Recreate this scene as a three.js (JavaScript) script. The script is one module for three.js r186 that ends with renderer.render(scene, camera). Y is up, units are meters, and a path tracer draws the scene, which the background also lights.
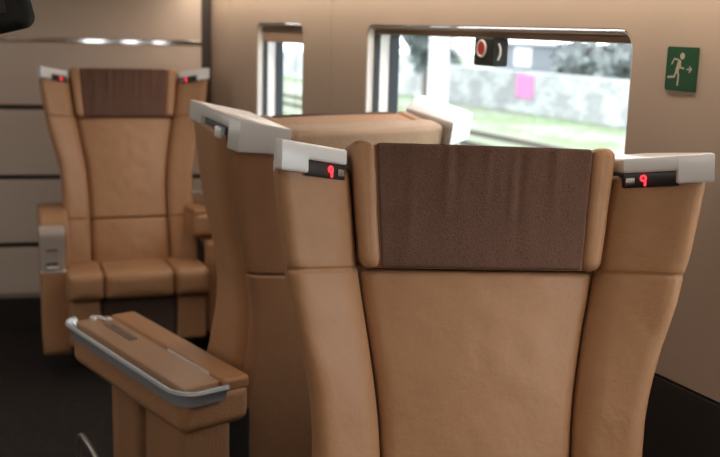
import * as THREE from 'three';
import { mergeGeometries, mergeVertices, toCreasedNormals } from 'three/addons/utils/BufferGeometryUtils.js';
import { RoundedBoxGeometry } from 'three/addons/geometries/RoundedBoxGeometry.js';
import { RectAreaLightUniformsLib } from 'three/addons/lights/RectAreaLightUniformsLib.js';

// ---------------------------------------------------------------- camera
const R = THREE.MathUtils.degToRad;
const scene = new THREE.Scene();
const F = 1000;
const camera = new THREE.PerspectiveCamera(2 * Math.atan(228.5 / F) * 180 / Math.PI, 720 / 457, 0.05, 400);
camera.position.set(0, 1.5, 0);
camera.rotation.order = 'YXZ';
camera.rotation.set(R(-11.3), R(-25), R(1.5));
camera.focus = 1.72;
camera.userData.fStop = 4.5;
scene.add(camera);

// ---------------------------------------------------------------- sky and light
const SKY = 4.7;
scene.background = new THREE.Color(0.93, 0.97, 1.0);
scene.backgroundIntensity = SKY;
RectAreaLightUniformsLib.init();
const renderer = new THREE.WebGLRenderer();
renderer.toneMapping = THREE.LinearToneMapping;
renderer.toneMappingExposure = 1.06;
renderer.shadowMap.enabled = true;
const COVE = 11.0, CEIL = 1.7;
const WARM = new THREE.Color(1.0, 0.82, 0.65), LAMP = new THREE.Color(1, 0.92, 0.82);

// ---------------------------------------------------------------- helpers
let seed = 7;
const rnd = () => { seed = (seed * 1664525 + 1013904223) >>> 0; return seed / 4294967296; };
const used = {};
function numbered(n) { const k = used[n] = (used[n] ?? -1) + 1; return k ? `${n}_${String(k).padStart(3, '0')}` : n; }
const base = (n) => n.replace(/_\d{3}$/, '');
function shade(o) { o.traverse((m) => { if (m.isMesh) { m.castShadow = true; m.receiveShadow = true; } }); }
function mesh(name, geo, mat, parent, label) {
  const g = Array.isArray(geo) ? mergeGeometries(geo.map((q) => { const c = q.index ? q.toNonIndexed() : q.clone(); for (const k of Object.keys(c.attributes)) if (!['position', 'normal', 'uv'].includes(k)) c.deleteAttribute(k); return c; })) : geo;
  const m = new THREE.Mesh(g, mat); m.name = name; m.castShadow = m.receiveShadow = true;
  if (label) m.userData.label = label;
  (parent ?? scene).add(m); if (!parent) m.name = numbered(name);
  return m;
}
function group(name, parent) { const g = new THREE.Group(); g.name = parent ? name : numbered(name); (parent ?? scene).add(g); return g; }
function tag(o, label, category, grp) { o.userData.label = label; o.userData.category = category; if (grp) o.userData.group = grp; return o; }
function structure(o) { o.userData.kind = 'structure'; return o; }
const lerp = (a, b, t) => a + (b - a) * t;
const clamp = (v, a = 0, b = 1) => Math.min(b, Math.max(a, v));
const smooth = (a, b, v) => { const t = clamp((v - a) / (b - a)); return t * t * (3 - 2 * t); };
function table(pts) { return (h) => { if (h <= pts[0][0]) return pts[0][1]; for (let i = 1; i < pts.length; i++) if (h <= pts[i][0]) { const [a, va] = pts[i - 1], [b, vb] = pts[i]; const t = (h - a) / (b - a); return lerp(va, vb, t); } return pts.at(-1)[1]; }; }
// a smoothed version so seams run as curves
function curve(pts, w = 0.06) { const f = table(pts); return (h) => (f(h - w) + 2 * f(h - w / 2) + 2 * f(h) + 2 * f(h + w / 2) + f(h + w)) / 8; }
function box(x0, x1, y0, y1, z0, z1, r = 0.006, seg = 3) {
  const g = new RoundedBoxGeometry(x1 - x0, y1 - y0, z1 - z0, seg, Math.min(r, (x1 - x0) / 2.01, (y1 - y0) / 2.01, (z1 - z0) / 2.01));
  return g.translate((x0 + x1) / 2, (y0 + y1) / 2, (z0 + z1) / 2);
}
// value noise
function makeNoise(n, sd) { let s = sd; const r = () => { s = (s * 1664525 + 1013904223) >>> 0; return s / 4294967296; }; const v = new Float32Array(n * n).map(r); return (x, y) => { const xi = Math.floor(x), yi = Math.floor(y), fx = x - xi, fy = y - yi; const a = fx * fx * (3 - 2 * fx), b = fy * fy * (3 - 2 * fy); const at = (i, j) => v[(((j % n) + n) % n) * n + (((i % n) + n) % n)]; return lerp(lerp(at(xi, yi), at(xi + 1, yi), a), lerp(at(xi, yi + 1), at(xi + 1, yi + 1), a), b); }; }
function texture(size, fn, srgb) {
  const d = new Uint8Array(size * size * 4);
  for (let y = 0; y < size; y++) for (let x = 0; x < size; x++) { const c = fn(x / size, y / size, x, y); const i = (y * size + x) * 4; const q = Array.isArray(c) ? c : [c, c, c]; for (let k = 0; k < 3; k++) d[i + k] = clamp(q[k]) * 255; d[i + 3] = 255; }
  const t = new THREE.DataTexture(d, size, size); t.magFilter = THREE.LinearFilter; t.minFilter = THREE.LinearMipmapLinearFilter; t.generateMipmaps = true; t.wrapS = t.wrapT = THREE.RepeatWrapping;
  if (srgb) t.colorSpace = THREE.SRGBColorSpace; t.needsUpdate = true; return t;
}
// ---------------------------------------------------------------- materials
const n32 = makeNoise(32, 11), n64 = makeNoise(64, 23), n8 = makeNoise(8, 5);
const leatherBump = texture(512, (u, v) => { // pebbled grain plus soft creases
  const g = n64(u * 128 % 64, v * 128 % 64) * 0.5 + n64(u * 64 + 7, v * 64) * 0.3; const c = n8(u * 8, v * 8); const d = n32(u * 32 + 3, v * 32); return 0.25 * g + 0.55 * c + 0.2 * d; });
leatherBump.repeat.set(4, 4);
const leatherTone = texture(256, (u, v) => { const k = 0.93 + 0.09 * n8(u * 8, v * 8) + 0.05 * n32(u * 32, v * 32); return [k, k * (0.985 + 0.015 * n8(u * 8 + 3, v * 8)), k * 0.985]; });
leatherTone.repeat.set(2.5, 2.5);
const leather = (r, g, b, rough = 0.5) => new THREE.MeshPhysicalMaterial({ color: new THREE.Color().setRGB(r, g, b), map: leatherTone, bumpMap: leatherBump, bumpScale: 0.0016, roughness: rough, specularIntensity: 0.8, clearcoat: 0.12, clearcoatRoughness: 0.42 });
const M = {};
M.leather = leather(0.45, 0.247, 0.127);
M.leatherPad = leather(0.42, 0.205, 0.088, 0.42);
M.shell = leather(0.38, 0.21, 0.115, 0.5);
M.shellTopLit = leather(0.46, 0.31, 0.20, 0.5);  // shell leather made paler: window light on the top edge put into the colour
M.lid = leather(0.44, 0.265, 0.16, 0.24);
const weave = texture(256, (u, v, x, y) => { const w = ((x >> 2) + (y >> 2)) % 2 ? 0.62 : 0.45; return w + 0.5 * (n64(u * 64, v * 64) - 0.5) + 0.25 * (n32(u * 32, v * 32) - .5); });
weave.repeat.set(9, 9);
const weaveTone = texture(256, (u, v, x, y) => { const k = 0.55 + 0.45 * n64(u * 64, v * 64) + ((x >> 2) + (y >> 2)) % 2 * 0.14 + .2 * n8(u * 8, v * 8); return [k, k * .99, k * .97]; });
weaveTone.repeat.set(9, 9);
M.cloth = new THREE.MeshPhysicalMaterial({ color: new THREE.Color().setRGB(0.165, 0.086, 0.061), map: weaveTone, bumpMap: weave, bumpScale: 0.0015, roughness: 0.95, sheen: 0.15, sheenColor: new THREE.Color(0.3, 0.2, 0.17) });
M.silver = new THREE.MeshPhysicalMaterial({ color: new THREE.Color().setRGB(0.86, 0.89, 0.93), metalness: 0.08, roughness: 0.3, clearcoat: 0.3, clearcoatRoughness: 0.2 });
M.brushed = new THREE.MeshPhysicalMaterial({ color: new THREE.Color().setRGB(0.62, 0.64, 0.66), metalness: 0.9, roughness: 0.26 });
M.plate = new THREE.MeshPhysicalMaterial({ color: new THREE.Color().setRGB(0.62, 0.56, 0.50), metalness: 0.5, roughness: 0.35 });
M.trim = new THREE.MeshPhysicalMaterial({ color: new THREE.Color().setRGB(0.60, 0.70, 0.80), metalness: 0.3, roughness: 0.3, clearcoat: 0.5, clearcoatRoughness: 0.15 });
M.tube = new THREE.MeshStandardMaterial({ color: new THREE.Color().setRGB(0.34, 0.33, 0.32), metalness: 0.8, roughness: 0.35 });
M.black = new THREE.MeshPhysicalMaterial({ color: new THREE.Color().setRGB(0.012, 0.011, 0.011), roughness: 0.35 });
M.matteBlack = new THREE.MeshStandardMaterial({ color: new THREE.Color().setRGB(0.008, 0.008, 0.008), roughness: 0.75 });
M.seam = new THREE.MeshStandardMaterial({ color: new THREE.Color().setRGB(0.13, 0.062, 0.026), roughness: 0.8 });
M.slot = new THREE.MeshPhysicalMaterial({ color: new THREE.Color().setRGB(0.16, 0.125, 0.10), roughness: 0.3 });
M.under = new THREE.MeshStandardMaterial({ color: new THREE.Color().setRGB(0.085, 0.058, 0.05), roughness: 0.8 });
M.red = new THREE.MeshStandardMaterial({ color: new THREE.Color().setRGB(0.5, 0.01, 0.015), emissive: new THREE.Color().setRGB(1.0, 0.05, 0.07), emissiveIntensity: 1.3, roughness: 0.4 });
const wallTone = texture(256, (u, v) => 0.96 + 0.05 * n8(u * 8, v * 8));
const plaster = (r, g, b, rough = 0.55) => new THREE.MeshPhysicalMaterial({ color: new THREE.Color().setRGB(r, g, b), map: wallTone, roughness: rough });
M.wall = plaster(0.47, 0.375, 0.30);
M.bulk = plaster(0.75, 0.64, 0.555, 0.45);
M.ceiling = plaster(0.72, 0.64, 0.55);
M.dado = plaster(0.02, 0.017, 0.014, 0.6);
M.jamb = new THREE.MeshPhysicalMaterial({ color: new THREE.Color().setRGB(0.78, 0.76, 0.73), roughness: 0.4 });
M.rubber = new THREE.MeshStandardMaterial({ color: new THREE.Color().setRGB(0.018, 0.024, 0.034), roughness: 0.6 });
M.glass = new THREE.MeshPhysicalMaterial({ color: 0xffffff, transmission: 1, thickness: 0, roughness: 0, ior: 1.45, specularIntensity: 0.5 });
M.blind = new THREE.MeshStandardMaterial({ color: new THREE.Color().setRGB(0.34, 0.23, 0.165), roughness: 0.8 });
M.blindRoll = new THREE.MeshStandardMaterial({ color: new THREE.Color().setRGB(0.36, 0.30, 0.25), roughness: 0.7 });
M.mirror = new THREE.MeshPhysicalMaterial({ color: new THREE.Color().setRGB(0.5, 0.47, 0.45), metalness: 1, roughness: 0.05 });
M.darkTrim = new THREE.MeshPhysicalMaterial({ color: new THREE.Color().setRGB(0.05, 0.04, 0.035), roughness: 0.3 });
const carpetTone = texture(512, (u, v) => { const k = 0.6 + 0.5 * n64(u * 64, v * 64) + 0.25 * n64(u * 128 % 64, v * 128 % 64); return k * .8; });
carpetTone.repeat.set(3, 6);
M.carpet = new THREE.MeshStandardMaterial({ color: new THREE.Color().setRGB(0.022, 0.015, 0.013), map: carpetTone, bumpMap: carpetTone, bumpScale: 0.003, roughness: 1 });

// ---------------------------------------------------------------- soft blocks: upholstery with rounded edges
// rows run along h; every row is a rounded rectangle between left/right and back/front
function softBlock({ h0, h1, left, right, front, back, r = 0.02, rEnd = 0.014, rows = 18, map, wobble, seams = [], ex = 14 }) {
  const CN = 5, EX = ex, EY = 4, pos = [], uv = [], idx = [];
  const hs = [];
  for (let k = 0; k <= 4; k++) { const a = k / 4 * Math.PI / 2; hs.push([h0 + rEnd * (1 - Math.cos(a)), rEnd * (1 - Math.sin(a))]); }
  for (let k = 1; k < rows; k++) hs.push([lerp(h0 + rEnd, h1 - rEnd, k / rows), 0]);
  for (let k = 4; k >= 0; k--) { const a = k / 4 * Math.PI / 2; hs.push([h1 - rEnd * (1 - Math.cos(a)), rEnd * (1 - Math.sin(a))]); }
  for (const q of seams) for (const d of [-0.012, -0.006, -0.003, 0, 0.003, 0.006, 0.012]) hs.push([q + d, 0]);
  hs.sort((p, q) => p[0] - q[0]);
  let N = 0;
  const row = (h, e) => {
    const l = left(h) + e, rt = right(h) - e, w = rt - l, mid = (l + rt) / 2;
    const T = Math.max(0.004, front(mid, h) - back(mid, h) - 2 * e), rr = Math.min(r, w / 2.05, T / 2.05);
    const loop = [];
    const line = (x0, y0, x1, y1, n) => { for (let i = 0; i < n; i++) loop.push([lerp(x0, x1, i / n), lerp(y0, y1, i / n)]); };
    const arc = (cx, cy, a0) => { for (let i = 0; i < CN; i++) { const a = a0 + i / CN * Math.PI / 2; loop.push([cx + rr * Math.cos(a), cy + rr * Math.sin(a)]); } };
    line(-w / 2 + rr, -T / 2, w / 2 - rr, -T / 2, EX); arc(w / 2 - rr, -T / 2 + rr, -Math.PI / 2);
    line(w / 2, -T / 2 + rr, w / 2, T / 2 - rr, EY); arc(w / 2 - rr, T / 2 - rr, 0);
    line(w / 2 - rr, T / 2, -w / 2 + rr, T / 2, EX); arc(-w / 2 + rr, T / 2 - rr, Math.PI / 2);
    line(-w / 2, T / 2 - rr, -w / 2, -T / 2 + rr, EY); arc(-w / 2 + rr, -T / 2 + rr, Math.PI);
    return loop.map(([x, y]) => { const s = mid + x, b = back(s, h) + e, f = front(s, h) - e; let n = lerp(b, f, (y / T) + 0.5); if (wobble && y > T * 0.3) n += wobble(s, h); return [s, n]; });
  };
  for (const [h, e] of hs) {
    const L = row(h, e); N = L.length; let u = 0;
    L.forEach(([s, n], i) => { pos.push(...map(s, h, n)); if (i) u += Math.hypot(s - L[i - 1][0], n - L[i - 1][1]); uv.push(u, h); });
  }
  const H = hs.length;
  for (let j = 0; j < H - 1; j++) for (let i = 0; i < N; i++) { const a = j * N + i, b = j * N + (i + 1) % N, c = a + N, d = b + N; idx.push(a, b, c, b, d, c); }
  for (const j of [0, H - 1]) { let cx = 0, cy = 0, cz = 0; for (let i = 0; i < N; i++) { cx += pos[(j * N + i) * 3]; cy += pos[(j * N + i) * 3 + 1]; cz += pos[(j * N + i) * 3 + 2]; } const c = pos.length / 3; pos.push(cx / N, cy / N, cz / N); uv.push(0, 0); for (let i = 0; i < N; i++) { const a = j * N + i, b = j * N + (i + 1) % N; if (j) idx.push(a, b, c); else idx.push(b, a, c); } }
  const g = new THREE.BufferGeometry(); g.setAttribute('position', new THREE.Float32BufferAttribute(pos, 3)); g.setAttribute('uv', new THREE.Float32BufferAttribute(uv, 2)); g.setIndex(idx);
  orient(g); g.computeVertexNormals(); return g;
}
function orient(g) { // make faces point outward (signed volume)
  const p = g.attributes.position, ix = g.index.array; let v = 0; const a = new THREE.Vector3(), b = new THREE.Vector3(), c = new THREE.Vector3();
  for (let i = 0; i < ix.length; i += 3) { a.fromBufferAttribute(p, ix[i]); b.fromBufferAttribute(p, ix[i + 1]); c.fromBufferAttribute(p, ix[i + 2]); v += a.dot(b.cross(c)); }
  if (v < 0) for (let i = 0; i < ix.length; i += 3) { const t = ix[i]; ix[i] = ix[i + 1]; ix[i + 1] = t; }
}
// closed profile [[out, up], ...] swept along a plan path [[x, z], ...] (out = to the right of the direction of travel)
function sweep(path, profile, yAt = () => 0) {
  const pos = [], idx = [], n = profile.length, m = path.length;
  path.forEach(([x, z], i) => { const p = path[Math.max(0, i - 1)], q = path[Math.min(m - 1, i + 1)]; let dx = q[0] - p[0], dz = q[1] - p[1]; const l = Math.hypot(dx, dz); dx /= l; dz /= l; for (const [o, u] of profile) pos.push(x - dz * o, yAt(x, z) + u, z + dx * o); });
  for (let i = 0; i < m - 1; i++) for (let k = 0; k < n; k++) { const a = i * n + k, b = i * n + (k + 1) % n; idx.push(a, b, a + n, b, b + n, a + n); }
  for (const i of [0, m - 1]) for (let k = 1; k < n - 1; k++) { const o = i * n; if (i) idx.push(o, o + k, o + k + 1); else idx.push(o, o + k + 1, o + k); }
  const g = new THREE.BufferGeometry(); g.setAttribute('position', new THREE.Float32BufferAttribute(pos, 3)); g.setAttribute('uv', new THREE.Float32BufferAttribute(new Float32Array(pos.length / 3 * 2), 2)); g.setIndex(idx); orient(g);
  return toCreasedNormals(g, 0.7);
}
function tube(points, r, closed = false, seg = 40) { return new THREE.TubeGeometry(new THREE.CatmullRomCurve3(points.map((p) => new THREE.Vector3(...p)), closed, 'centripetal'), seg, r, 8, closed); }

// ================================================================ THE ROOM
const WX = 1.42, TH = 0.12, Y0 = 0, Y1 = 2.05, ZN = 8.4;
const CORNER = [1.42, -4.83], TILT = R(13);
const bulkZ = (x) => CORNER[1] - Math.tan(TILT) * (CORNER[0] - x);
const ZF = -5.6;
const WIN1 = { z0: -3.035, z1: -1.708, y0: 1.0, y1: 1.512 }, WIN2 = { z0: -4.14, z1: -3.605, y0: 1.0, y1: 1.512 };
const BACK = [0, 1, 2, 3, 4].map((k) => ({ z0: -1.11 + 1.9 * k, z1: 0.19 + 1.9 * k, y0: 1.0, y1: 1.512 }));   // windows behind the camera
{ // floor and ceiling
  const f = structure(mesh('floor', new THREE.BoxGeometry(2 * WX + 0.5, 0.1, ZN - ZF + 0.4).translate(0, -0.05, (ZN + ZF) / 2), M.carpet));
  const uv = f.geometry.attributes.uv; for (let i = 0; i < uv.count; i++) uv.setXY(i, uv.getX(i), uv.getY(i));
  structure(mesh('ceiling', new THREE.BoxGeometry(2 * WX + 0.5, 0.08, ZN - ZF + 0.4).translate(0, Y1 + 0.04, (ZN + ZF) / 2), M.ceiling));
}
function roundedHole(sh, z0, z1, y0, y1, r) { const h = new THREE.Path(); h.moveTo(z0 + r, y0); h.lineTo(z1 - r, y0); h.absarc(z1 - r, y0 + r, r, -Math.PI / 2, 0); h.lineTo(z1, y1 - r); h.absarc(z1 - r, y1 - r, r, 0, Math.PI / 2); h.lineTo(z0 + r, y1); h.absarc(z0 + r, y1 - r, r, Math.PI / 2, Math.PI); h.lineTo(z0, y0 + r); h.absarc(z0 + r, y0 + r, r, Math.PI, Math.PI * 1.5); sh.holes.push(h); }
// a wall panel in the z/y plane; extruded through the wall's thickness
function wallPanel(z0, z1, y0, y1, holes, depth = TH) {
  const s = new THREE.Shape(); s.moveTo(z0, y0); s.lineTo(z1, y0); s.lineTo(z1, y1); s.lineTo(z0, y1); s.closePath();
  for (const w of holes) roundedHole(s, w.z0, w.z1, w.y0, w.y1, 0.045);
  const g = new THREE.ExtrudeGeometry(s, { depth: depth - 0.006, bevelEnabled: true, bevelThickness: 0.003, bevelSize: 0.0025, bevelOffset: -0.0025, bevelSegments: 2, curveSegments: 10 });
  g.translate(0, 0, 0.003); return g;
}
const onRight = (g) => g.applyMatrix4(new THREE.Matrix4().set(0, 0, 1, WX, 0, 1, 0, 0, 1, 0, 0, 0, 0, 0, 0, 1)); // (z,y,depth) -> (WX+depth, y, z)
function flip(g) { const i = g.index; if (i) orient(g); else { const p = g.attributes.position.array, nn = g.attributes.normal.array, u = g.attributes.uv.array; const sw = (a, k, s) => { for (let t = 0; t < s; t++) { const q = a[k + s + t]; a[k + s + t] = a[k + 2 * s + t]; a[k + 2 * s + t] = q; } }; for (let k = 0; k < p.length / 9; k++) { sw(p, k * 9, 3); sw(nn, k * 9, 3); sw(u, k * 6, 2); } } return g; }
function sideWall(name, mirror) {
  const w = structure(group(name));
  const put = (g) => { onRight(g); if (mirror) { g.applyMatrix4(new THREE.Matrix4().makeScale(-1, 1, 1)); } else flip(g); return g; };
  const D = 0.80;
  mesh('panel', put(wallPanel(ZF - 0.1, -4.52, 0, Y1, [])), M.wall, w);
  mesh('panel', put(wallPanel(-4.516, -3.331, D + 0.004, Y1, [WIN2])), M.wall, w);
  mesh('panel', put(wallPanel(-3.327, -1.304, D + 0.004, Y1, [WIN1])), M.wall, w);
  BACK.forEach((b, k) => mesh('panel', put(wallPanel(b.z0 - 0.19, k < 4 ? b.z1 + 0.406 : ZN + 0.1, D + 0.004, Y1, [b])), M.wall, w));
  mesh('lower_panel', put(wallPanel(-4.516, ZN + 0.1, 0, D, [])), M.dado, w, 'dark lower wall panel');
  return w;
}
sideWall('wall_right', false); sideWall('wall_left', true);
structure(mesh('wall_near', new THREE.BoxGeometry(2 * WX + 0.4, Y1, 0.1).translate(0, Y1 / 2, ZN + 0.05), M.wall));
{ // the end partition: cream panels split by shiny metal strips
  const w = structure(group('wall_far')); w.position.set(CORNER[0], 0, CORNER[1]); w.rotation.y = -TILT;
  const L = 3.0, strips = [0.16, 0.417, 0.752, 1.09, 1.409], t = 0.012;
  const lv = [0, ...strips, Y1];
  for (let i = 0; i < lv.length - 1; i++) {
    const y0 = i ? lv[i] + t : 0.0, y1 = i < lv.length - 2 ? lv[i + 1] - t : Y1;
    mesh('panel', box(-L, -0.025, y0, y1, -0.08, 0, 0.004), i === 0 ? M.dado : M.bulk, w);
  }
  strips.forEach((y, i) => mesh('metal_strip', box(-L, -0.02, y - t, y + t, -0.07, i === 4 ? 0.004 : -0.006, 0.003), i === 4 ? M.mirror : i ? M.darkTrim : M.blindRoll, w, i === 4 ? 'mirror-polished metal strip' : i ? 'dark inset metal strip' : 'pale strip above the dark plinth'));
  mesh('corner_trim', box(-0.045, 0.0, 0, Y1, -0.06, 0.012, 0.005), M.darkTrim, w, 'dark upright corner strip');
}
// windows: jamb lining, two rubber seals with a white spacer between, glass, roller blind
function ring(w, grow, x0, x1, r) { // a frame following the opening, from wall depth x0 to x1
  const s = new THREE.Shape(); const o = 0.002; const k = { z0: w.z0 + o, z1: w.z1 - o, y0: w.y0 + o, y1: w.y1 - o };
  const rr = 0.043; s.moveTo(k.z0 + rr, k.y0); s.lineTo(k.z1 - rr, k.y0); s.absarc(k.z1 - rr, k.y0 + rr, rr, -Math.PI / 2, 0); s.lineTo(k.z1, k.y1 - rr); s.absarc(k.z1 - rr, k.y1 - rr, rr, 0, Math.PI / 2); s.lineTo(k.z0 + rr, k.y1); s.absarc(k.z0 + rr, k.y1 - rr, rr, Math.PI / 2, Math.PI); s.lineTo(k.z0, k.y0 + rr); s.absarc(k.z0 + rr, k.y0 + rr, rr, Math.PI, Math.PI * 1.5);
  roundedHole(s, k.z0 + grow, k.z1 - grow, k.y0 + grow, k.y1 - grow, Math.max(0.01, rr - grow));
  const g = new THREE.ExtrudeGeometry(s, { depth: x1 - x0, bevelEnabled: false, curveSegments: 8 }).translate(0, 0, x0);
  return flip(onRight(g));
}
function windowOn(n, w, mirror, drop = 0.026) {
  const g = structure(group('window_' + n)); if (mirror) { g.rotation.y = Math.PI; }
  const k = mirror ? { ...w, z0: -w.z1, z1: -w.z0 } : w;
  const inside = new THREE.Group(); 
  mesh('jamb', ring(k, 0.003, 0.004, 0.028, 0.04), M.jamb, g);
  mesh('seal', ring(k, 0.012, 0.028, 0.046, 0.04), M.rubber, g);
  mesh('spacer', ring(k, 0.010, 0.046, 0.082, 0.04), M.jamb, g);
  mesh('seal', ring(k, 0.014, 0.082, 0.1, 0.04), M.rubber, g);
  mesh('frame', ring(k, 0.01, 0.1, 0.118, 0.04), M.rubber, g);
  mesh('pane', new THREE.PlaneGeometry(k.z1 - k.z0 - 0.02, k.y1 - k.y0 - 0.02).rotateY(-Math.PI / 2).translate(WX + 0.106, (k.y0 + k.y1) / 2, (k.z0 + k.z1) / 2), M.glass, g);
  if (drop) {
    const a = k.z0 + 0.012, b = k.z1 - 0.012;
    mesh('blind_roll', [new THREE.CylinderGeometry(0.011, 0.011, b - a, 20).rotateX(Math.PI / 2).translate(WX + 0.034, k.y1 - 0.011 - drop * 0.15, (a + b) / 2), box(WX + 0.034, WX + 0.040, k.y1 - drop * 0.6, k.y1 - 0.004, a, b, 0.002), box(WX + 0.006, WX + 0.05, k.y1 - 0.011, k.y1 - 0.0035, a, b, 0.002)], M.blindRoll, g, 'pale rolled-up window blind');
    mesh('blind_bar', box(WX + 0.022, WX + 0.046, k.y1 - drop, k.y1 - drop * 0.4, a, b, 0.004), M.blind, g, 'brown bottom bar of the blind');
  }
  return g;
}
const ALL = [WIN1, WIN2, ...BACK];
ALL.forEach((w, i) => windowOn(i + 1, w, false, i === 1 ? 0.076 : 0.029));
ALL.forEach((w, i) => windowOn(i + 1 + ALL.length, w, true, i === 2 || i === 3 || i === 0 ? 0.5 : 0.03));   // unseen aisle-side blinds, added drawn down to cut the light from the left

// light coves above the side walls and lamps on the ceiling
for (const s of [1, -1]) {
  const sh = tag(group('light_cove'), s > 0 ? 'cream ledge with a warm light strip running above the windows' : 'cream ledge with a warm light strip above the aisle-side windows', 'light');
  sh.position.set(s * 1.27, 1.70, -2.0);
  mesh('ledge', box(-0.15, 0.15, 0, 0.06, -2.9, 10.2, 0.02), M.ceiling, sh);
  mesh('light_strip', new THREE.BoxGeometry(0.05, 0.008, 12.8).translate(s * 0.05, -0.003, 3.6), new THREE.MeshStandardMaterial({ color: 0xffffff, emissive: WARM, emissiveIntensity: 2 }), sh);
  const l = new THREE.RectAreaLight(WARM, COVE, 0.05, 12.8); l.position.set(s * 1.32, 1.69, 1.6); l.rotation.set(-Math.PI / 2, 0, 0); scene.add(l); l.castShadow = true; l.name = numbered('cove_light');
}
for (let i = 0; i < 4; i++) {
  const z = 3.6 - i * 2.3;
  const c = tag(group('ceiling_lamp'), `long flush white ceiling lamp above the aisle, ${['nearest the end behind us', 'second from the end behind us', 'third from the end behind us', 'nearest the far partition'][i]}`, 'lamp', 'ceiling lamps above the aisle'); c.position.set(-0.15, Y1, z);
  mesh('frame', box(-0.2, 0.2, -0.02, -0.002, -0.5, 0.5, 0.006), M.jamb, c);
  mesh('diffuser', new THREE.BoxGeometry(0.34, 0.006, 0.94).translate(0, -0.022, 0), new THREE.MeshStandardMaterial({ color: 0xffffff, emissive: LAMP, emissiveIntensity: 2 }), c);
  const l = new THREE.RectAreaLight(LAMP, CEIL, 0.34, 0.94); l.position.set(-0.15, Y1 - 0.03, z); l.rotation.set(-Math.PI / 2, 0, 0); l.castShadow = true; l.name = numbered('lamp_light'); scene.add(l);
}

// ================================================================ SEATS
const REC = R(11), PIV = [0.44, -0.22];
const bmap = (s, h, n) => [s, PIV[0] + h * Math.cos(REC) + n * Math.sin(REC), PIV[1] - h * Math.sin(REC) + n * Math.cos(REC)];
const toBack = new THREE.Matrix4().makeTranslation(0, PIV[0], PIV[1]).multiply(new THREE.Matrix4().makeRotationX(-REC)); // (s,h,n) -> seat
const wo = curve([[-0.1, 0.31], [0.1, 0.295], [0.31, 0.28], [0.42, 0.288], [0.5, 0.306], [0.6, 0.333], [0.71, 0.351], [0.9, 0.374]]);
const wc = curve([[-0.1, 0.172], [0.31, 0.168], [0.4, 0.173], [0.5, 0.187], [0.65, 0.214], [0.9, 0.240]]);
const cn = curve([[-0.1, 0.075], [0.1, 0.065], [0.2, 0.055], [0.35, 0.03], [0.55, 0.012], [0.7, 0.012], [0.9, 0.02]]);   // centre front
const slope = curve([[-0.1, 0.12], [0.2, 0.28], [0.35, 0.38], [0.5, 0.5], [0.65, 0.72], [0.9, 0.92]]);  // wings turn forward
const slopeB = curve([[-0.1, 0.0], [0.3, 0.1], [0.45, 0.25], [0.65, 0.40], [0.9, 0.48]]);
const wingBack = (s, h) => -0.088 + slopeB(h) * Math.max(0, Math.abs(s) - wc(h));
const GAP = 0.0016;
const wingFront = (s, h) => cn(h) + 0.022 + slope(h) * (Math.abs(s) - wc(h)) - 0.0;
function crease(s, h) { // soft dimples plus a few longer folds running slantwise
  const q = (a, b) => { const v = 1 - Math.abs(2 * n8(a, b) - 1); return v * v * v * v; };
  return 0.003 * (n8(s * 14 + h * 22 + 40, h * 5 - s * 9 + 20) - 0.5) + 0.0015 * (n32(s * 60 + h * 40, h * 30) - 0.5) - 0.0026 * q(s * 9 + h * 7 + 11, h * 16 - s * 10 + 3) * n8(s * 6 + 2, h * 5 + 1);
}
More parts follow.
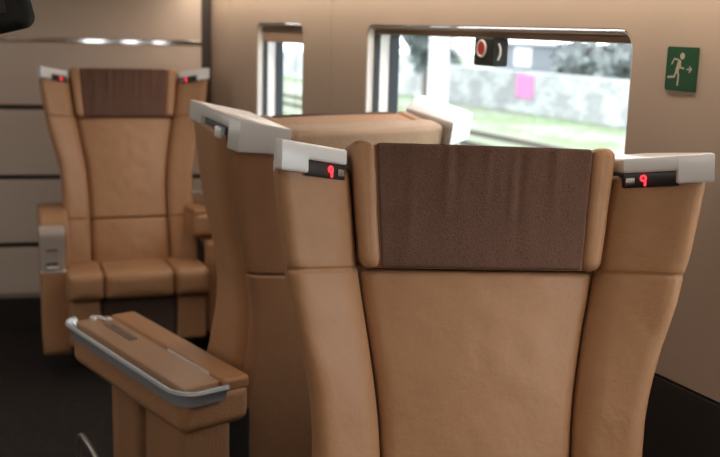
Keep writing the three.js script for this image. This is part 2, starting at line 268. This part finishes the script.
function makeSeat(name, label, grp) {
  const root = tag(group(name), label, 'seat', grp);
  const L = M.leather;
  const centre = (n, h0, h1, puff, r = 0.024) => mesh(n, softBlock({ h0: h0 + GAP, h1: h1 - GAP, left: (h) => -wc(h) + GAP, right: (h) => wc(h) - GAP, front: (s, h) => cn(h) + puff * (1 - (s / wc(h)) ** 2) + 0.006 * Math.sin(Math.PI * clamp((h - h0) / (h1 - h0))), back: () => -0.085, r, rEnd: 0.011, map: bmap, rows: 36, ex: 34, wobble: crease }), L, root);
  centre('lumbar_cushion', -0.03, 0.2, 0.026);
  centre('backrest_cushion', 0.2, 0.65, 0.022);
  for (const sg of [-1, 1]) {
    const a = (h) => sg > 0 ? wc(h) + GAP : -wo(h), b = (h) => sg > 0 ? wo(h) : -wc(h) - GAP;
    mesh('side_bolster', softBlock({ h0: -0.03, h1: 0.822, left: a, right: b, front: wingFront, back: wingBack, r: 0.032, rEnd: 0.012, map: bmap, rows: 64, seams: [0.2, 0.65], wobble: (s, h) => crease(s, h) - 0.006 * Math.max(Math.exp(-(((h - 0.2) / 0.0035) ** 2)), Math.exp(-(((h - 0.65) / 0.0035) ** 2))) + 0.006 * (Math.sqrt(Math.abs(Math.sin(Math.PI * (h < 0.2 ? (h + 0.2) / 0.4 : h < 0.65 ? (h - 0.2) / 0.45 : (h - 0.65) / 0.2)))) - 0.7) }), L, root);
  }
  mesh('cushion_core', softBlock({ h0: -0.01, h1: 0.8, left: (h) => -wc(h) - 0.012, right: (h) => wc(h) + 0.012, front: (s, h) => Math.min(cn(h) - 0.012, 0.1), back: () => -0.084, r: 0.01, rEnd: 0.01, map: bmap }), M.seam, root);
  // headrest: leather with a woven cover pulled over it
  const hf = (s, h) => cn(h) + 0.020 + 0.010 * (1 - (s / wc(h)) ** 2), cw = (h) => lerp(0.176, 0.190, (h - 0.65) / 0.21);
  const head = mesh('headrest', softBlock({ h0: 0.65 + GAP, h1: 0.864, left: (h) => -wc(h) + 0.012, right: (h) => wc(h) - 0.012, front: hf, back: () => -0.07, r: 0.02, rEnd: 0.016, map: bmap, rows: 16 }), L, root);
  for (const sg of [-1, 1]) mesh('headrest_bolster', softBlock({ h0: 0.65 + GAP, h1: 0.869, left: (h) => sg > 0 ? cw(h) + 0.0015 : -wc(h) + GAP * .6, right: (h) => sg > 0 ? wc(h) - GAP * .6 : -cw(h) - 0.0015, front: (s, h) => cn(h) + 0.034, back: () => -0.072, r: 0.015, rEnd: 0.016, map: bmap, rows: 16, wobble: crease }), L, head);
  const ridge = (s, h, c, w, hh) => Math.exp(-(((s - c - 0.03 * (h - 0.75)) / w) ** 2)) * Math.exp(-(((h - hh) / 0.06) ** 2));
  const fold = (s, h) => 0.0045 * (ridge(s, h, -0.07, 0.008, 0.83) + ridge(s, h, 0.045, 0.007, 0.8) - 0.8 * ridge(s, h, 0.058, 0.006, 0.8) + ridge(s, h, 0.12, 0.009, 0.83) - 0.7 * ridge(s, h, -0.055, 0.007, 0.82) + 0.6 * ridge(s, h, -0.13, 0.008, 0.76) + 0.6 * ridge(s, h, 0.0, 0.006, 0.84)) + 0.0022 * (n8(s * 38 + 9, h * 14) - 0.5) + 0.002 * (n32(s * 90, h * 24) - .5) * smooth(0.72, 0.85, h);
  mesh('headrest_cover', softBlock({ h0: 0.6535, h1: 0.8655, left: (h) => -cw(h), right: cw, front: (s, h) => hf(s, h) + 0.006, back: (s, h) => hf(s, h) - 0.016, r: 0.004, rEnd: 0.006, map: bmap, rows: 44, ex: 80, wobble: fold }), M.cloth, head, 'brown woven headrest cover');
  // rear shell in leather, two panels with a seam
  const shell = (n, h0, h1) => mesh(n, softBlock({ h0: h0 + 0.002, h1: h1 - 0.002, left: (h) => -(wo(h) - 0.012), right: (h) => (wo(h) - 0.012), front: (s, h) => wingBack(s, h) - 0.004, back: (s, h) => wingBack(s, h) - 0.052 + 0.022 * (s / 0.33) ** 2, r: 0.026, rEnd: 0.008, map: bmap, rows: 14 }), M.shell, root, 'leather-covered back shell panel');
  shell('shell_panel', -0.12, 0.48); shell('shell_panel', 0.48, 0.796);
  mesh('shell_panel', softBlock({ h0: 0.797, h1: 0.853, left: () => -0.233, right: () => 0.233, front: () => -0.06, back: (s) => -0.14 + 0.022 * (s / 0.33) ** 2, r: 0.02, rEnd: 0.012, map: bmap, rows: 6 }), M.shellTopLit, root, 'upper edge of the back shell, window light painted in as a paler tone');
  // metal grips on both top corners
  for (const sg of [-1, 1]) {
    const grip = (plan, h0, h1, bev = 0.004, lift = 0) => {
      const sh = new THREE.Shape(plan.map(([s, n]) => new THREE.Vector2(s, n)));
      const g = new THREE.ExtrudeGeometry(sh, { depth: h1 - h0 - 2 * bev, bevelEnabled: true, bevelThickness: bev, bevelSize: bev, bevelOffset: -bev, bevelSegments: 3, curveSegments: 6 });
      g.translate(0, 0, h0 + bev); const p = g.attributes.position;
      for (let i = 0; i < p.count; i++) { const s = p.getX(i), n = p.getY(i), h = p.getZ(i) + (p.getZ(i) < (h0 + h1) / 2 ? lift * (0.335 - s) : 0) + 0.009 * (s - 0.3) / 0.075 - 0.07 * (n + 0.1); p.setXYZ(i, sg * s, h, n); }
      if (sg > 0) flip(g); g.computeVertexNormals(); g.applyMatrix4(toBack); return toCreasedNormals(g, 0.6);
    };
    const top = [[0.243, -0.144], [0.3505, -0.0925], [0.357, -0.05], [0.3675, 0.135], [0.356, 0.162], [0.312, 0.122], [0.243, 0.058]];
    const backBlock = [[0.243, -0.1445], [0.351, -0.093], [0.3575, -0.05], [0.326, -0.05], [0.247, -0.09]];
    const frontBlock = [[0.312, 0.04], [0.364, 0.08], [0.368, 0.135], [0.3565, 0.1625], [0.312, 0.1228]];
    const handle = mesh('grip', [grip(top, 0.842, 0.868), grip(backBlock, 0.794, 0.8678, 0.004, 0.12), grip(frontBlock, 0.82, 0.8678)], M.silver, root, 'silver corner grip');
    mesh('slot_panel', [grip([[0.245, -0.06], [0.316, -0.02], [0.316, 0.118], [0.245, 0.0535]], 0.816, 0.8425, 0.002), grip([[0.31, -0.05], [0.348, -0.04], [0.358, 0.1], [0.32, 0.06]], 0.80, 0.8425, 0.002)], M.black, handle, 'dark recess under the grip');
    mesh('coat_hook', grip([[0.346, -0.018], [0.360, -0.018], [0.363, 0.008], [0.349, 0.008]], 0.806, 0.834, 0.003), M.silver, handle);
    const led = new THREE.TorusGeometry(0.0042, 0.0022, 8, 16); const bar = new THREE.CapsuleGeometry(0.0023, 0.007, 4, 8).translate(0.003, -0.008, 0);
    const at = sg > 0 ? 0.268 : 0.272; const q = new THREE.Matrix4().makeTranslation(sg * at, 0.8155, 0.082).multiply(new THREE.Matrix4().makeRotationY(-sg * 0.72));
    mesh('indicator_light', [led, bar].map((g) => g.applyMatrix4(q).applyMatrix4(toBack)), M.red, handle, 'glowing red seat indicator');
    mesh('slot_button', grip([[0.247, 0.03], [0.258, 0.04], [0.258, 0.0685], [0.247, 0.0575]], 0.822, 0.834, 0.002), M.brushed, handle);
  }
  // seat cushion
  const sTop = (z) => 0.46 + 0.07 * (z + 0.25);
  const smap = (s, h, n) => [s, n, -0.26 + h];   // h runs forward
  const CL = 0.44;
  const seatBlock = (n, l, r, puff) => mesh(n, softBlock({ h0: 0, h1: CL, left: () => l, right: () => r, front: (s, h) => sTop(-0.26 + h) + puff * (1 - ((s - (l + r) / 2) / ((r - l) / 2)) ** 2), back: (s, h) => 0.362 + 0.02 * h, r: 0.018, rEnd: 0.04, map: smap, rows: 14, wobble: crease }), L, root);
  seatBlock('seat_cushion', -0.143, 0.143, 0.004);
  seatBlock('seat_bolster', -0.292, -0.1442, 0.005); seatBlock('seat_bolster', 0.1442, 0.292, 0.005);
  // skirt below the cushion
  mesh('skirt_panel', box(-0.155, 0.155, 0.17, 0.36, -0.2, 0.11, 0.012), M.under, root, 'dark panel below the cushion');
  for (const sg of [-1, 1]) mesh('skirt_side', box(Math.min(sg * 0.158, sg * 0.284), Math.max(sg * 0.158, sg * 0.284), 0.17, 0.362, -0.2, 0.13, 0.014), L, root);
  mesh('pedestal', [new THREE.CylinderGeometry(0.17, 0.2, 0.14, 40).translate(0, 0.1, -0.1), new THREE.CylinderGeometry(0.26, 0.27, 0.03, 48).translate(0, 0.015, -0.1)], M.matteBlack, root, 'black swivel pedestal');
  // armrests: a cantilever arm with a metal edge on the seat's left, a closed console with a control plate on its right
  {
    const tilt = new THREE.Matrix4().makeTranslation(0, 0.7, -0.2).multiply(new THREE.Matrix4().makeRotationX(-R(2))).multiply(new THREE.Matrix4().makeTranslation(0, -0.7, 0.2));
    tilt.premultiply(new THREE.Matrix4().makeTranslation(-0.367, -0.66, 0.19)).premultiply(new THREE.Matrix4().makeScale(0.97, 1.13, 1.13)).premultiply(new THREE.Matrix4().makeRotationY(R(5))).premultiply(new THREE.Matrix4().makeTranslation(0.395, 0.618, -0.17));
    const bx = (a, b, y0, y1, z0, z1, r) => box(a, b, y0, y1, z0, z1, r, 4).applyMatrix4(tilt);
    const arm = mesh('armrest', bx(0.268, 0.466, 0.598, 0.692, -0.46, 0.085, 0.026), L, root);
    mesh('arm_lid', bx(0.352, 0.4545, 0.68, 0.7035, -0.447, 0.078, 0.004), M.lid, arm, 'pale lid along the armrest top');
    mesh('arm_pad', bx(0.27, 0.350, 0.675, 0.706, -0.458, 0.078, 0.010), M.leatherPad, arm, 'tan leather arm pad');
    mesh('card_slot', bx(0.374, 0.406, 0.69, 0.7055, -0.125, 0.02, 0.007), M.slot, arm);
    mesh('release_button', [bx(0.402, 0.416, 0.69, 0.712, 0.05, 0.072, 0.006), bx(0.366, 0.382, 0.69, 0.711, 0.034, 0.046, 0.005)], M.silver, arm, 'small silver release button');
    mesh('seam_strip', bx(0.3498, 0.3522, 0.69, 0.7062, -0.40, -0.22, 0.001), M.silver, arm, 'thin bright metal seam strip');
    mesh('lever', new THREE.TorusGeometry(0.022, 0.004, 8, 20, Math.PI * 0.9).rotateX(-Math.PI / 2).rotateY(2.2).translate(0.405, 0.706, 0.055).applyMatrix4(tilt), M.silver, arm, 'curved silver lever');
    const path = [[0.352, -0.463], [0.38, -0.463], [0.405, -0.463]], xo = 0.468, rr = 0.045;
    for (let k = 0; k <= 8; k++) { const a = k / 8 * Math.PI / 2; path.push([xo - rr + rr * Math.sin(a), -0.463 + rr - rr * Math.cos(a)]); }
    for (let k = 1; k <= 12; k++) path.push([xo, lerp(-0.418, 0.06, k / 12)]);
    for (let k = 1; k <= 6; k++) { const a = k / 6 * Math.PI / 2; path.push([xo - 0.03 + 0.03 * Math.cos(a), 0.06 + 0.03 * Math.sin(a)]); }
    const prof = [[0.001, 0.667], [0.006, 0.670], [0.005, 0.676], [-0.001, 0.688], [-0.008, 0.700], [-0.014, 0.7045], [-0.02, 0.7045], [-0.022, 0.698], [-0.014, 0.69], [-0.006, 0.667]];
    mesh('metal_trim', sweep(path, prof.map(([o, u]) => [-o * -1, u])).applyMatrix4(tilt), M.trim, arm, 'brushed metal edge trim');
    mesh('side_panel', box(0.32, 0.455, 0.16, 0.565, -0.18, -0.045, 0.016), M.shell, root);
    mesh('side_post', box(0.325, 0.435, 0.16, 0.575, -0.05, 0.05, 0.02), L, root);
    mesh('side_panel', box(0.32, 0.455, 0.16, 0.565, -0.46, -0.24, 0.016), M.shell, root);
    mesh('side_core', box(0.29, 0.445, 0.2, 0.555, -0.42, -0.02, 0.01), M.matteBlack, root);
  }
  {
    const sh = new THREE.Shape(); sh.moveTo(-0.44, 0.62); sh.lineTo(-0.44, 0.685); sh.lineTo(-0.05, 0.715); sh.bezierCurveTo(0.02, 0.722, 0.065, 0.705, 0.068, 0.63); sh.lineTo(0.05, 0.14); sh.quadraticCurveTo(0.045, 0.105, 0.0, 0.105); sh.lineTo(-0.26, 0.105); sh.lineTo(-0.28, 0.60); sh.closePath();
    const g = new THREE.ExtrudeGeometry(sh, { depth: 0.087, bevelEnabled: true, bevelThickness: 0.014, bevelSize: 0.014, bevelOffset: -0.014, bevelSegments: 5, curveSegments: 16 });
    g.rotateY(-Math.PI / 2).translate(-0.289, 0, 0); // z,y profile; thickness runs to -x
    const con = mesh('console', g, L, root, 'closed leather side console');
    const arc = []; for (let k = 0; k <= 16; k++) { const t = k / 16; arc.push(t < 0.5 ? [lerp(0.0617, 0.068, t * 2), lerp(0.477, 0.63, t * 2)] : [0.0685 - 0.013 * ((t - 0.5) * 2) ** 2, lerp(0.63, 0.674, (t - 0.5) * 2)]); }
    const pos = [], idx = []; arc.forEach(([z, y]) => { for (const [x, d] of [[-0.392, 0.001], [-0.385, 0.005], [-0.300, 0.005], [-0.293, 0.001]]) pos.push(x, y, z + d); });
    for (let i = 0; i < 16; i++) for (let k = 0; k < 3; k++) { const a = i * 4 + k; idx.push(a, a + 1, a + 4, a + 1, a + 5, a + 4); }
    for (const r of [0, 16]) for (let k = 0; k < 1; k++) idx.push(r * 4, r * 4 + 1, r * 4 + 2, r * 4, r * 4 + 2, r * 4 + 3);
    const pg = new THREE.BufferGeometry(); pg.setAttribute('position', new THREE.Float32BufferAttribute(pos, 3)); pg.setAttribute('uv', new THREE.Float32BufferAttribute(new Float32Array(pos.length / 3 * 2), 2)); pg.setIndex(idx); pg.computeVertexNormals();
    mesh('control_plate', pg, M.plate, con, 'curved metal control plate');
    for (const [y0, y1, m] of [[0.570, 0.577, M.slot], [0.510, 0.525, M.slot], [0.496, 0.504, M.silver]]) mesh('control_button', box(-0.368, -0.322, y0, y1, 0.06, 0.0765, 0.003), m, con);
    mesh('side_core', box(-0.35, -0.28, 0.2, 0.60, -0.36, -0.2, 0.01), M.matteBlack, root);
  }
  return root;
}
const seatA = makeSeat('train_seat', 'nearest tan leather train seat facing us, wide brown headrest cover filling the foreground');
seatA.position.set(0.790, 0.010, -1.147); seatA.rotation.set(0, R(-17.5), R(-1.2), 'YXZ');
function copySeat(label, x, z, ry) { const c = seatA.clone(); c.name = numbered('train_seat'); c.userData = { label, category: 'seat' }; c.position.set(x, 0, z); c.rotation.set(0, R(ry), 0); scene.add(c); return c; }
const seatB = copySeat('tan leather train seat turned away, its back and left armrest just behind the nearest seat', 0.979, -2.729, -170);
seatB.position.y = 0.006; seatB.getObjectByName('headrest').position.set(0, -0.022, 0.004);
const seatD = copySeat('farthest tan leather train seat, standing against the cream end partition and facing us', 0.898, -4.2, -6);
seatD.traverse((o) => { if (/^side_(panel|post)/.test(o.name)) o.position.x = -0.025; });
seatB.getObjectByName('armrest').position.set(0.040, -0.002, 0);
seatB.traverse((o) => { if (/^side_(panel|post)/.test(o.name) && !/_core/.test(o.name)) o.position.x = 0.045; });
seatB.getObjectByName('console').position.x = 0.05;
seatD.getObjectByName('armrest').position.set(-0.075, 0.03, -0.14); seatA.getObjectByName('armrest').position.set(-0.085, -0.03, 0);
seatA.traverse((o) => { if (o.name === 'console') o.position.y = -0.09; });

// ================================================================ SMALL THINGS INSIDE
{ // green exit sign: running figure and arrow
  const g = tag(group('exit_sign'), 'square green emergency exit sign with white running figure on the window wall', 'sign');
  g.position.set(WX, 1.438, -1.553);
  const cs = document.createElement('canvas'); cs.width = cs.height = 256; const c = cs.getContext('2d');
  c.fillStyle = '#0f4a2b'; c.fillRect(0, 0, 256, 256); c.fillStyle = c.strokeStyle = '#b3a797'; c.lineCap = c.lineJoin = 'round';
  c.beginPath(); c.arc(133, 52, 20, 0, 7); c.fill();
  const ln = (w, ...p) => { c.lineWidth = w; c.beginPath(); c.moveTo(p[0], p[1]); for (let i = 2; i < p.length; i += 2) c.lineTo(p[i], p[i + 1]); c.stroke(); };
  ln(30, 112, 88, 96, 140); ln(11, 100, 74, 66, 70, 48, 100); ln(11, 118, 92, 124, 120, 152, 124); ln(15, 102, 140, 112, 170, 108, 222); ln(15, 90, 142, 76, 176, 24, 180);
  ln(10, 180, 128, 214, 128); ln(10, 200, 112, 216, 128, 200, 144);
  const t = new THREE.CanvasTexture(cs); t.colorSpace = THREE.SRGBColorSpace;
  mesh('plate', box(-0.004, 0, -0.043, 0.043, -0.043, 0.043, 0.0019), new THREE.MeshStandardMaterial({ color: new THREE.Color().setRGB(0.006, 0.08, 0.03), roughness: 0.5 }), g);
  const sh = new THREE.Shape(), r = 0.007, e = 0.0425; sh.moveTo(-e + r, -e); sh.lineTo(e - r, -e); sh.quadraticCurveTo(e, -e, e, -e + r); sh.lineTo(e, e - r); sh.quadraticCurveTo(e, e, e - r, e); sh.lineTo(-e + r, e); sh.quadraticCurveTo(-e, e, -e, e - r); sh.lineTo(-e, -e + r); sh.quadraticCurveTo(-e, -e, -e + r, -e);
  const pg = new THREE.ShapeGeometry(sh); const u = pg.attributes.uv, pp = pg.attributes.position; for (let i = 0; i < u.count; i++) u.setXY(i, pp.getX(i) / (2 * e) + 0.5, pp.getY(i) / (2 * e) + 0.5);
  mesh('printed_face', pg.rotateY(-Math.PI / 2).translate(-0.0046, 0, 0), new THREE.MeshStandardMaterial({ map: t, roughness: 0.5 }), g);
}
{ // black box with a red disc at the top of the window
  const g = tag(group('emergency_device'), 'small black box with a red disc hanging at the top of the large window', 'emergency device'); g.position.set(WX + 0.01, 1.449, -2.288);
  mesh('housing', box(-0.02, 0.03, -0.037, 0.037, -0.048, 0.046, 0.006), M.matteBlack, g);
  const disc = mesh('red_disc', new THREE.CylinderGeometry(0.017, 0.017, 0.005, 32).rotateZ(Math.PI / 2).translate(-0.021, 0.008, -0.006), new THREE.MeshStandardMaterial({ color: new THREE.Color().setRGB(0.42, 0.03, 0.02), roughness: 0.4 }), g);
  mesh('pale_ring', new THREE.TorusGeometry(0.0205, 0.0028, 10, 40).rotateY(Math.PI / 2).translate(-0.0215, 0.008, -0.006), M.jamb, disc);
  mesh('side_clip', tube([[-0.002, 0.022, 0.044], [0.002, 0.012, 0.0475], [0.002, -0.008, 0.0475], [-0.002, -0.02, 0.044]], 0.003), M.jamb, g);
}
{ // black overhead monitor, upper left
  const g = tag(group('overhead_monitor'), 'black rounded overhead monitor at the upper left corner of the view', 'monitor');
  g.position.set(0.068, 1.650, -1.972); g.rotation.set(0, R(-25), R(14));
  mesh('housing', box(-0.2, 0.14, -0.2, 0.12, -0.03, 0.03, 0.022, 6), M.matteBlack, g);
  mesh('screen', box(-0.17, 0.11, -0.17, 0.09, 0.028, 0.032, 0.0015), M.black, g);
  mesh('bracket', box(-0.05, 0.03, 0.1, 0.33, -0.015, 0.015, 0.006), M.matteBlack, g);
}
{ // tubular loop beside the seat that faces away
  const g = tag(group('grab_loop'), 'slim grey metal tube loop beside the armrest of the turned-away seat', 'handle');
  g.position.copy(seatB.position); g.rotation.copy(seatB.rotation); g.translateX(0.115);
  mesh('tube_loop', tube([[0.47, 0, 0.02], [0.47, 0.3, 0.02], [0.47, 0.36, 0.015], [0.47, 0.39, -0.0], [0.47, 0.393, -0.03], [0.47, 0.365, -0.14], [0.47, 0.335, -0.2], [0.47, 0.3, -0.22], [0.47, 0, -0.22]], 0.007, false, 80), M.tube, g);
  mesh('floor_plate', box(0.44, 0.50, 0, 0.012, -0.26, 0.06, 0.004), M.tube, g);
}

// ================================================================ OUTSIDE
const GY = -1.2;
const grassTone = texture(512, (u, v) => { const a = n8(u * 8, v * 8), b = n32(u * 32, v * 32), c = n64(u * 64, v * 64); const t = smooth(0.35, 0.65, 0.5 * a + 0.3 * b + 0.2 * c); const k = 0.8 + 0.4 * c; return [lerp(0.145, 0.23, t) * k, lerp(0.215, 0.24, t) * k, lerp(0.105, 0.215, t) * k]; });
grassTone.repeat.set(14, 14);
const outM = (r, g, b) => new THREE.MeshStandardMaterial({ color: new THREE.Color().setRGB(r, g, b), roughness: 0.9, map: wallTone });
structure(mesh('ground', new THREE.PlaneGeometry(160, 160).rotateX(-Math.PI / 2).translate(0, GY, -30), new THREE.MeshStandardMaterial({ map: grassTone, color: new THREE.Color().setRGB(1, 1, 1), roughness: 1 })));
// (further outside things follow)
const rail = new THREE.MeshStandardMaterial({ color: new THREE.Color().setRGB(0.09, 0.07, 0.065), roughness: 0.8, metalness: 0.0 });
for (const [i, x] of [12.0, 13.44].entries()) {
  const t = tag(mesh('track_rail', [box(-0.035, 0.035, 0.09, 0.12, -45, 15, 0.01), box(-0.012, 0.012, 0.015, 0.1, -45, 15, 0.004), box(-0.06, 0.06, 0, 0.018, -45, 15, 0.006)], rail), i ? 'farther steel rail of the track beyond the window' : 'nearer steel rail of the track beyond the window', 'rail');
  t.position.set(x, GY + 0.1, 0);
}
structure(mesh('track_bed', new THREE.BoxGeometry(3.6, 0.1, 60).translate(12.7, GY + 0.05, -15), outM(0.17, 0.215, 0.14)));
const stain = texture(256, (u, v) => { const t = 0.6 * n8(u * 8, v * 8) + 0.4 * n32(u * 32, v * 32); const k = lerp(0.31, 0.46, smooth(0.32, 0.68, t)); return [k * 0.95, k, k * 1.03]; }); stain.repeat.set(10, 0.3);
const wallZ = (name, label, x, z, y1, len, mat) => tag(mesh(name, box(-0.2, 0.2, 0, y1, -len / 2, len / 2, 0.03).translate(x, GY, z), mat), label, 'wall');
wallZ('boundary_wall', 'long low pale concrete wall beyond the railway track', 19.7, -25, 1.4, 70, new THREE.MeshStandardMaterial({ map: stain, roughness: 0.95 }));
{
  tag(mesh('pink_board', box(-0.06, 0, 0, 0.78, -0.5, 0.5, 0.02).translate(19.49, GY + 0.52, -28.8), outM(0.62, 0.22, 0.44)), 'pink square board on the low pale wall beyond the track', 'board');
  const h = tag(group('shed'), 'low grey flat-roofed shed with one pale window behind the boundary wall', 'building'); h.position.set(25.6, GY, -35.2);
  mesh('shed_wall', box(-2, 2, 0, 2.2, -2.2, 2.2, 0.03), outM(0.2, 0.22, 0.25), h); mesh('roof', box(-2.15, 2.15, 2.2, 2.3, -2.4, 2.4, 0.03), outM(0.4, 0.4, 0.42), h);
  { const z = 0.1, w = mesh('window', box(-2.06, -1.99, 1.3, 2.1, z - 0.6, z + 0.6, 0.01), outM(0.6, 0.64, 0.68), h); mesh('pane', box(-2.08, -2.05, 1.36, 2.04, z - 0.54, z + 0.54, 0.004), new THREE.MeshPhysicalMaterial({ color: 0xdde8f0, roughness: 0.1 }), w); }
  const p = tag(group('catenary_mast'), 'thick pale concrete mast standing by the track outside', 'mast'); p.position.set(11.4, GY, -20.4);
  mesh('shaft', new THREE.CylinderGeometry(0.2, 0.24, 8, 24).translate(0, 4, 0), outM(0.6, 0.62, 0.64), p); mesh('footing', box(-0.4, 0.4, 0, 0.3, -0.4, 0.4, 0.03), outM(0.5, 0.5, 0.5), p);
  mesh('bracket_arm', tube([[0, 6.6, 0], [1.4, 6.9, 0], [2.8, 6.9, 0]], 0.05), outM(0.3, 0.3, 0.3), p);
}
function tree(label, x, z, h, rad, tone, n, grp) {
  const t = tag(group('tree'), label, 'tree', grp); t.position.set(x, GY, z);
  const bark = outM(0.12, 0.1, 0.09), gs = [new THREE.CylinderGeometry(0.08, 0.18, h * 0.6, 9).translate(0, h * 0.3, 0)];
  for (let i = 0; i < 7; i++) { const a = i * 2.4, y = h * (0.3 + 0.06 * i); gs.push(tube([[0, y, 0], [Math.cos(a) * rad * 0.4, y + h * 0.16, Math.sin(a) * rad * 0.4], [Math.cos(a) * rad * 0.8, y + h * 0.26, Math.sin(a) * rad * 0.8]], 0.035, false, 6)); }
  mesh('trunk', gs, bark, t);
  const pos = [], nor = []; const v = new THREE.Vector3(), e = new THREE.Euler(), c = new THREE.Vector3();
  for (let i = 0; i < n; i++) { const a = rnd() * 6.28, b = Math.acos(2 * rnd() - 1), q = Math.cbrt(rnd()) * rad; c.set(q * Math.sin(b) * Math.cos(a), h * 0.62 + q * Math.cos(b) * (h * 0.4 / rad), q * Math.sin(b) * Math.sin(a)); e.set(rnd() * 6, rnd() * 6, rnd() * 6); const s = 0.16 + 0.16 * rnd(); for (const [px, py] of [[-s, -s * .5], [s, -s * .5], [0, s], ]) { v.set(px, py, 0).applyEuler(e).add(c); pos.push(v.x, v.y, v.z); } }
  const g = new THREE.BufferGeometry(); g.setAttribute('position', new THREE.Float32BufferAttribute(pos, 3)); g.setAttribute('uv', new THREE.Float32BufferAttribute(new Float32Array(pos.length / 3 * 2), 2)); g.computeVertexNormals();
  const f = mesh('foliage', g, new THREE.MeshStandardMaterial({ color: new THREE.Color().setRGB(...tone), roughness: 1, side: THREE.DoubleSide }), t); f.userData.kind = 'stuff';
}
tree('dark slender tree just left of the pale mast outside', 15.9, -29.2, 5.4, 0.95, [0.10, 0.125, 0.13], 420);
tree('grey tree at the left edge of the large window view', 15.4, -32.6, 5.2, 1.3, [0.15, 0.18, 0.185], 420);
[['leftmost grey bush above the pale wall, left of the black box', 23.5, -42.5, 2.2], ['grey bush above the pale wall, just right of the shed', 23.6, -31.2, 2.5], ['second grey bush right of the shed above the pale wall', 23.3, -28.2, 2.75], ['grey bush above the pale wall, second from the window edge', 23.5, -25.2, 2.6], ['rightmost grey bush above the pale wall, at the window edge', 23.4, -22.2, 2.7]].forEach(([l, x, z, h]) => tree(l, x, z, h, 1.25, [0.24, 0.27, 0.275], 290, 'bushes above the pale wall'));

shade(scene);
renderer.render(scene, camera);
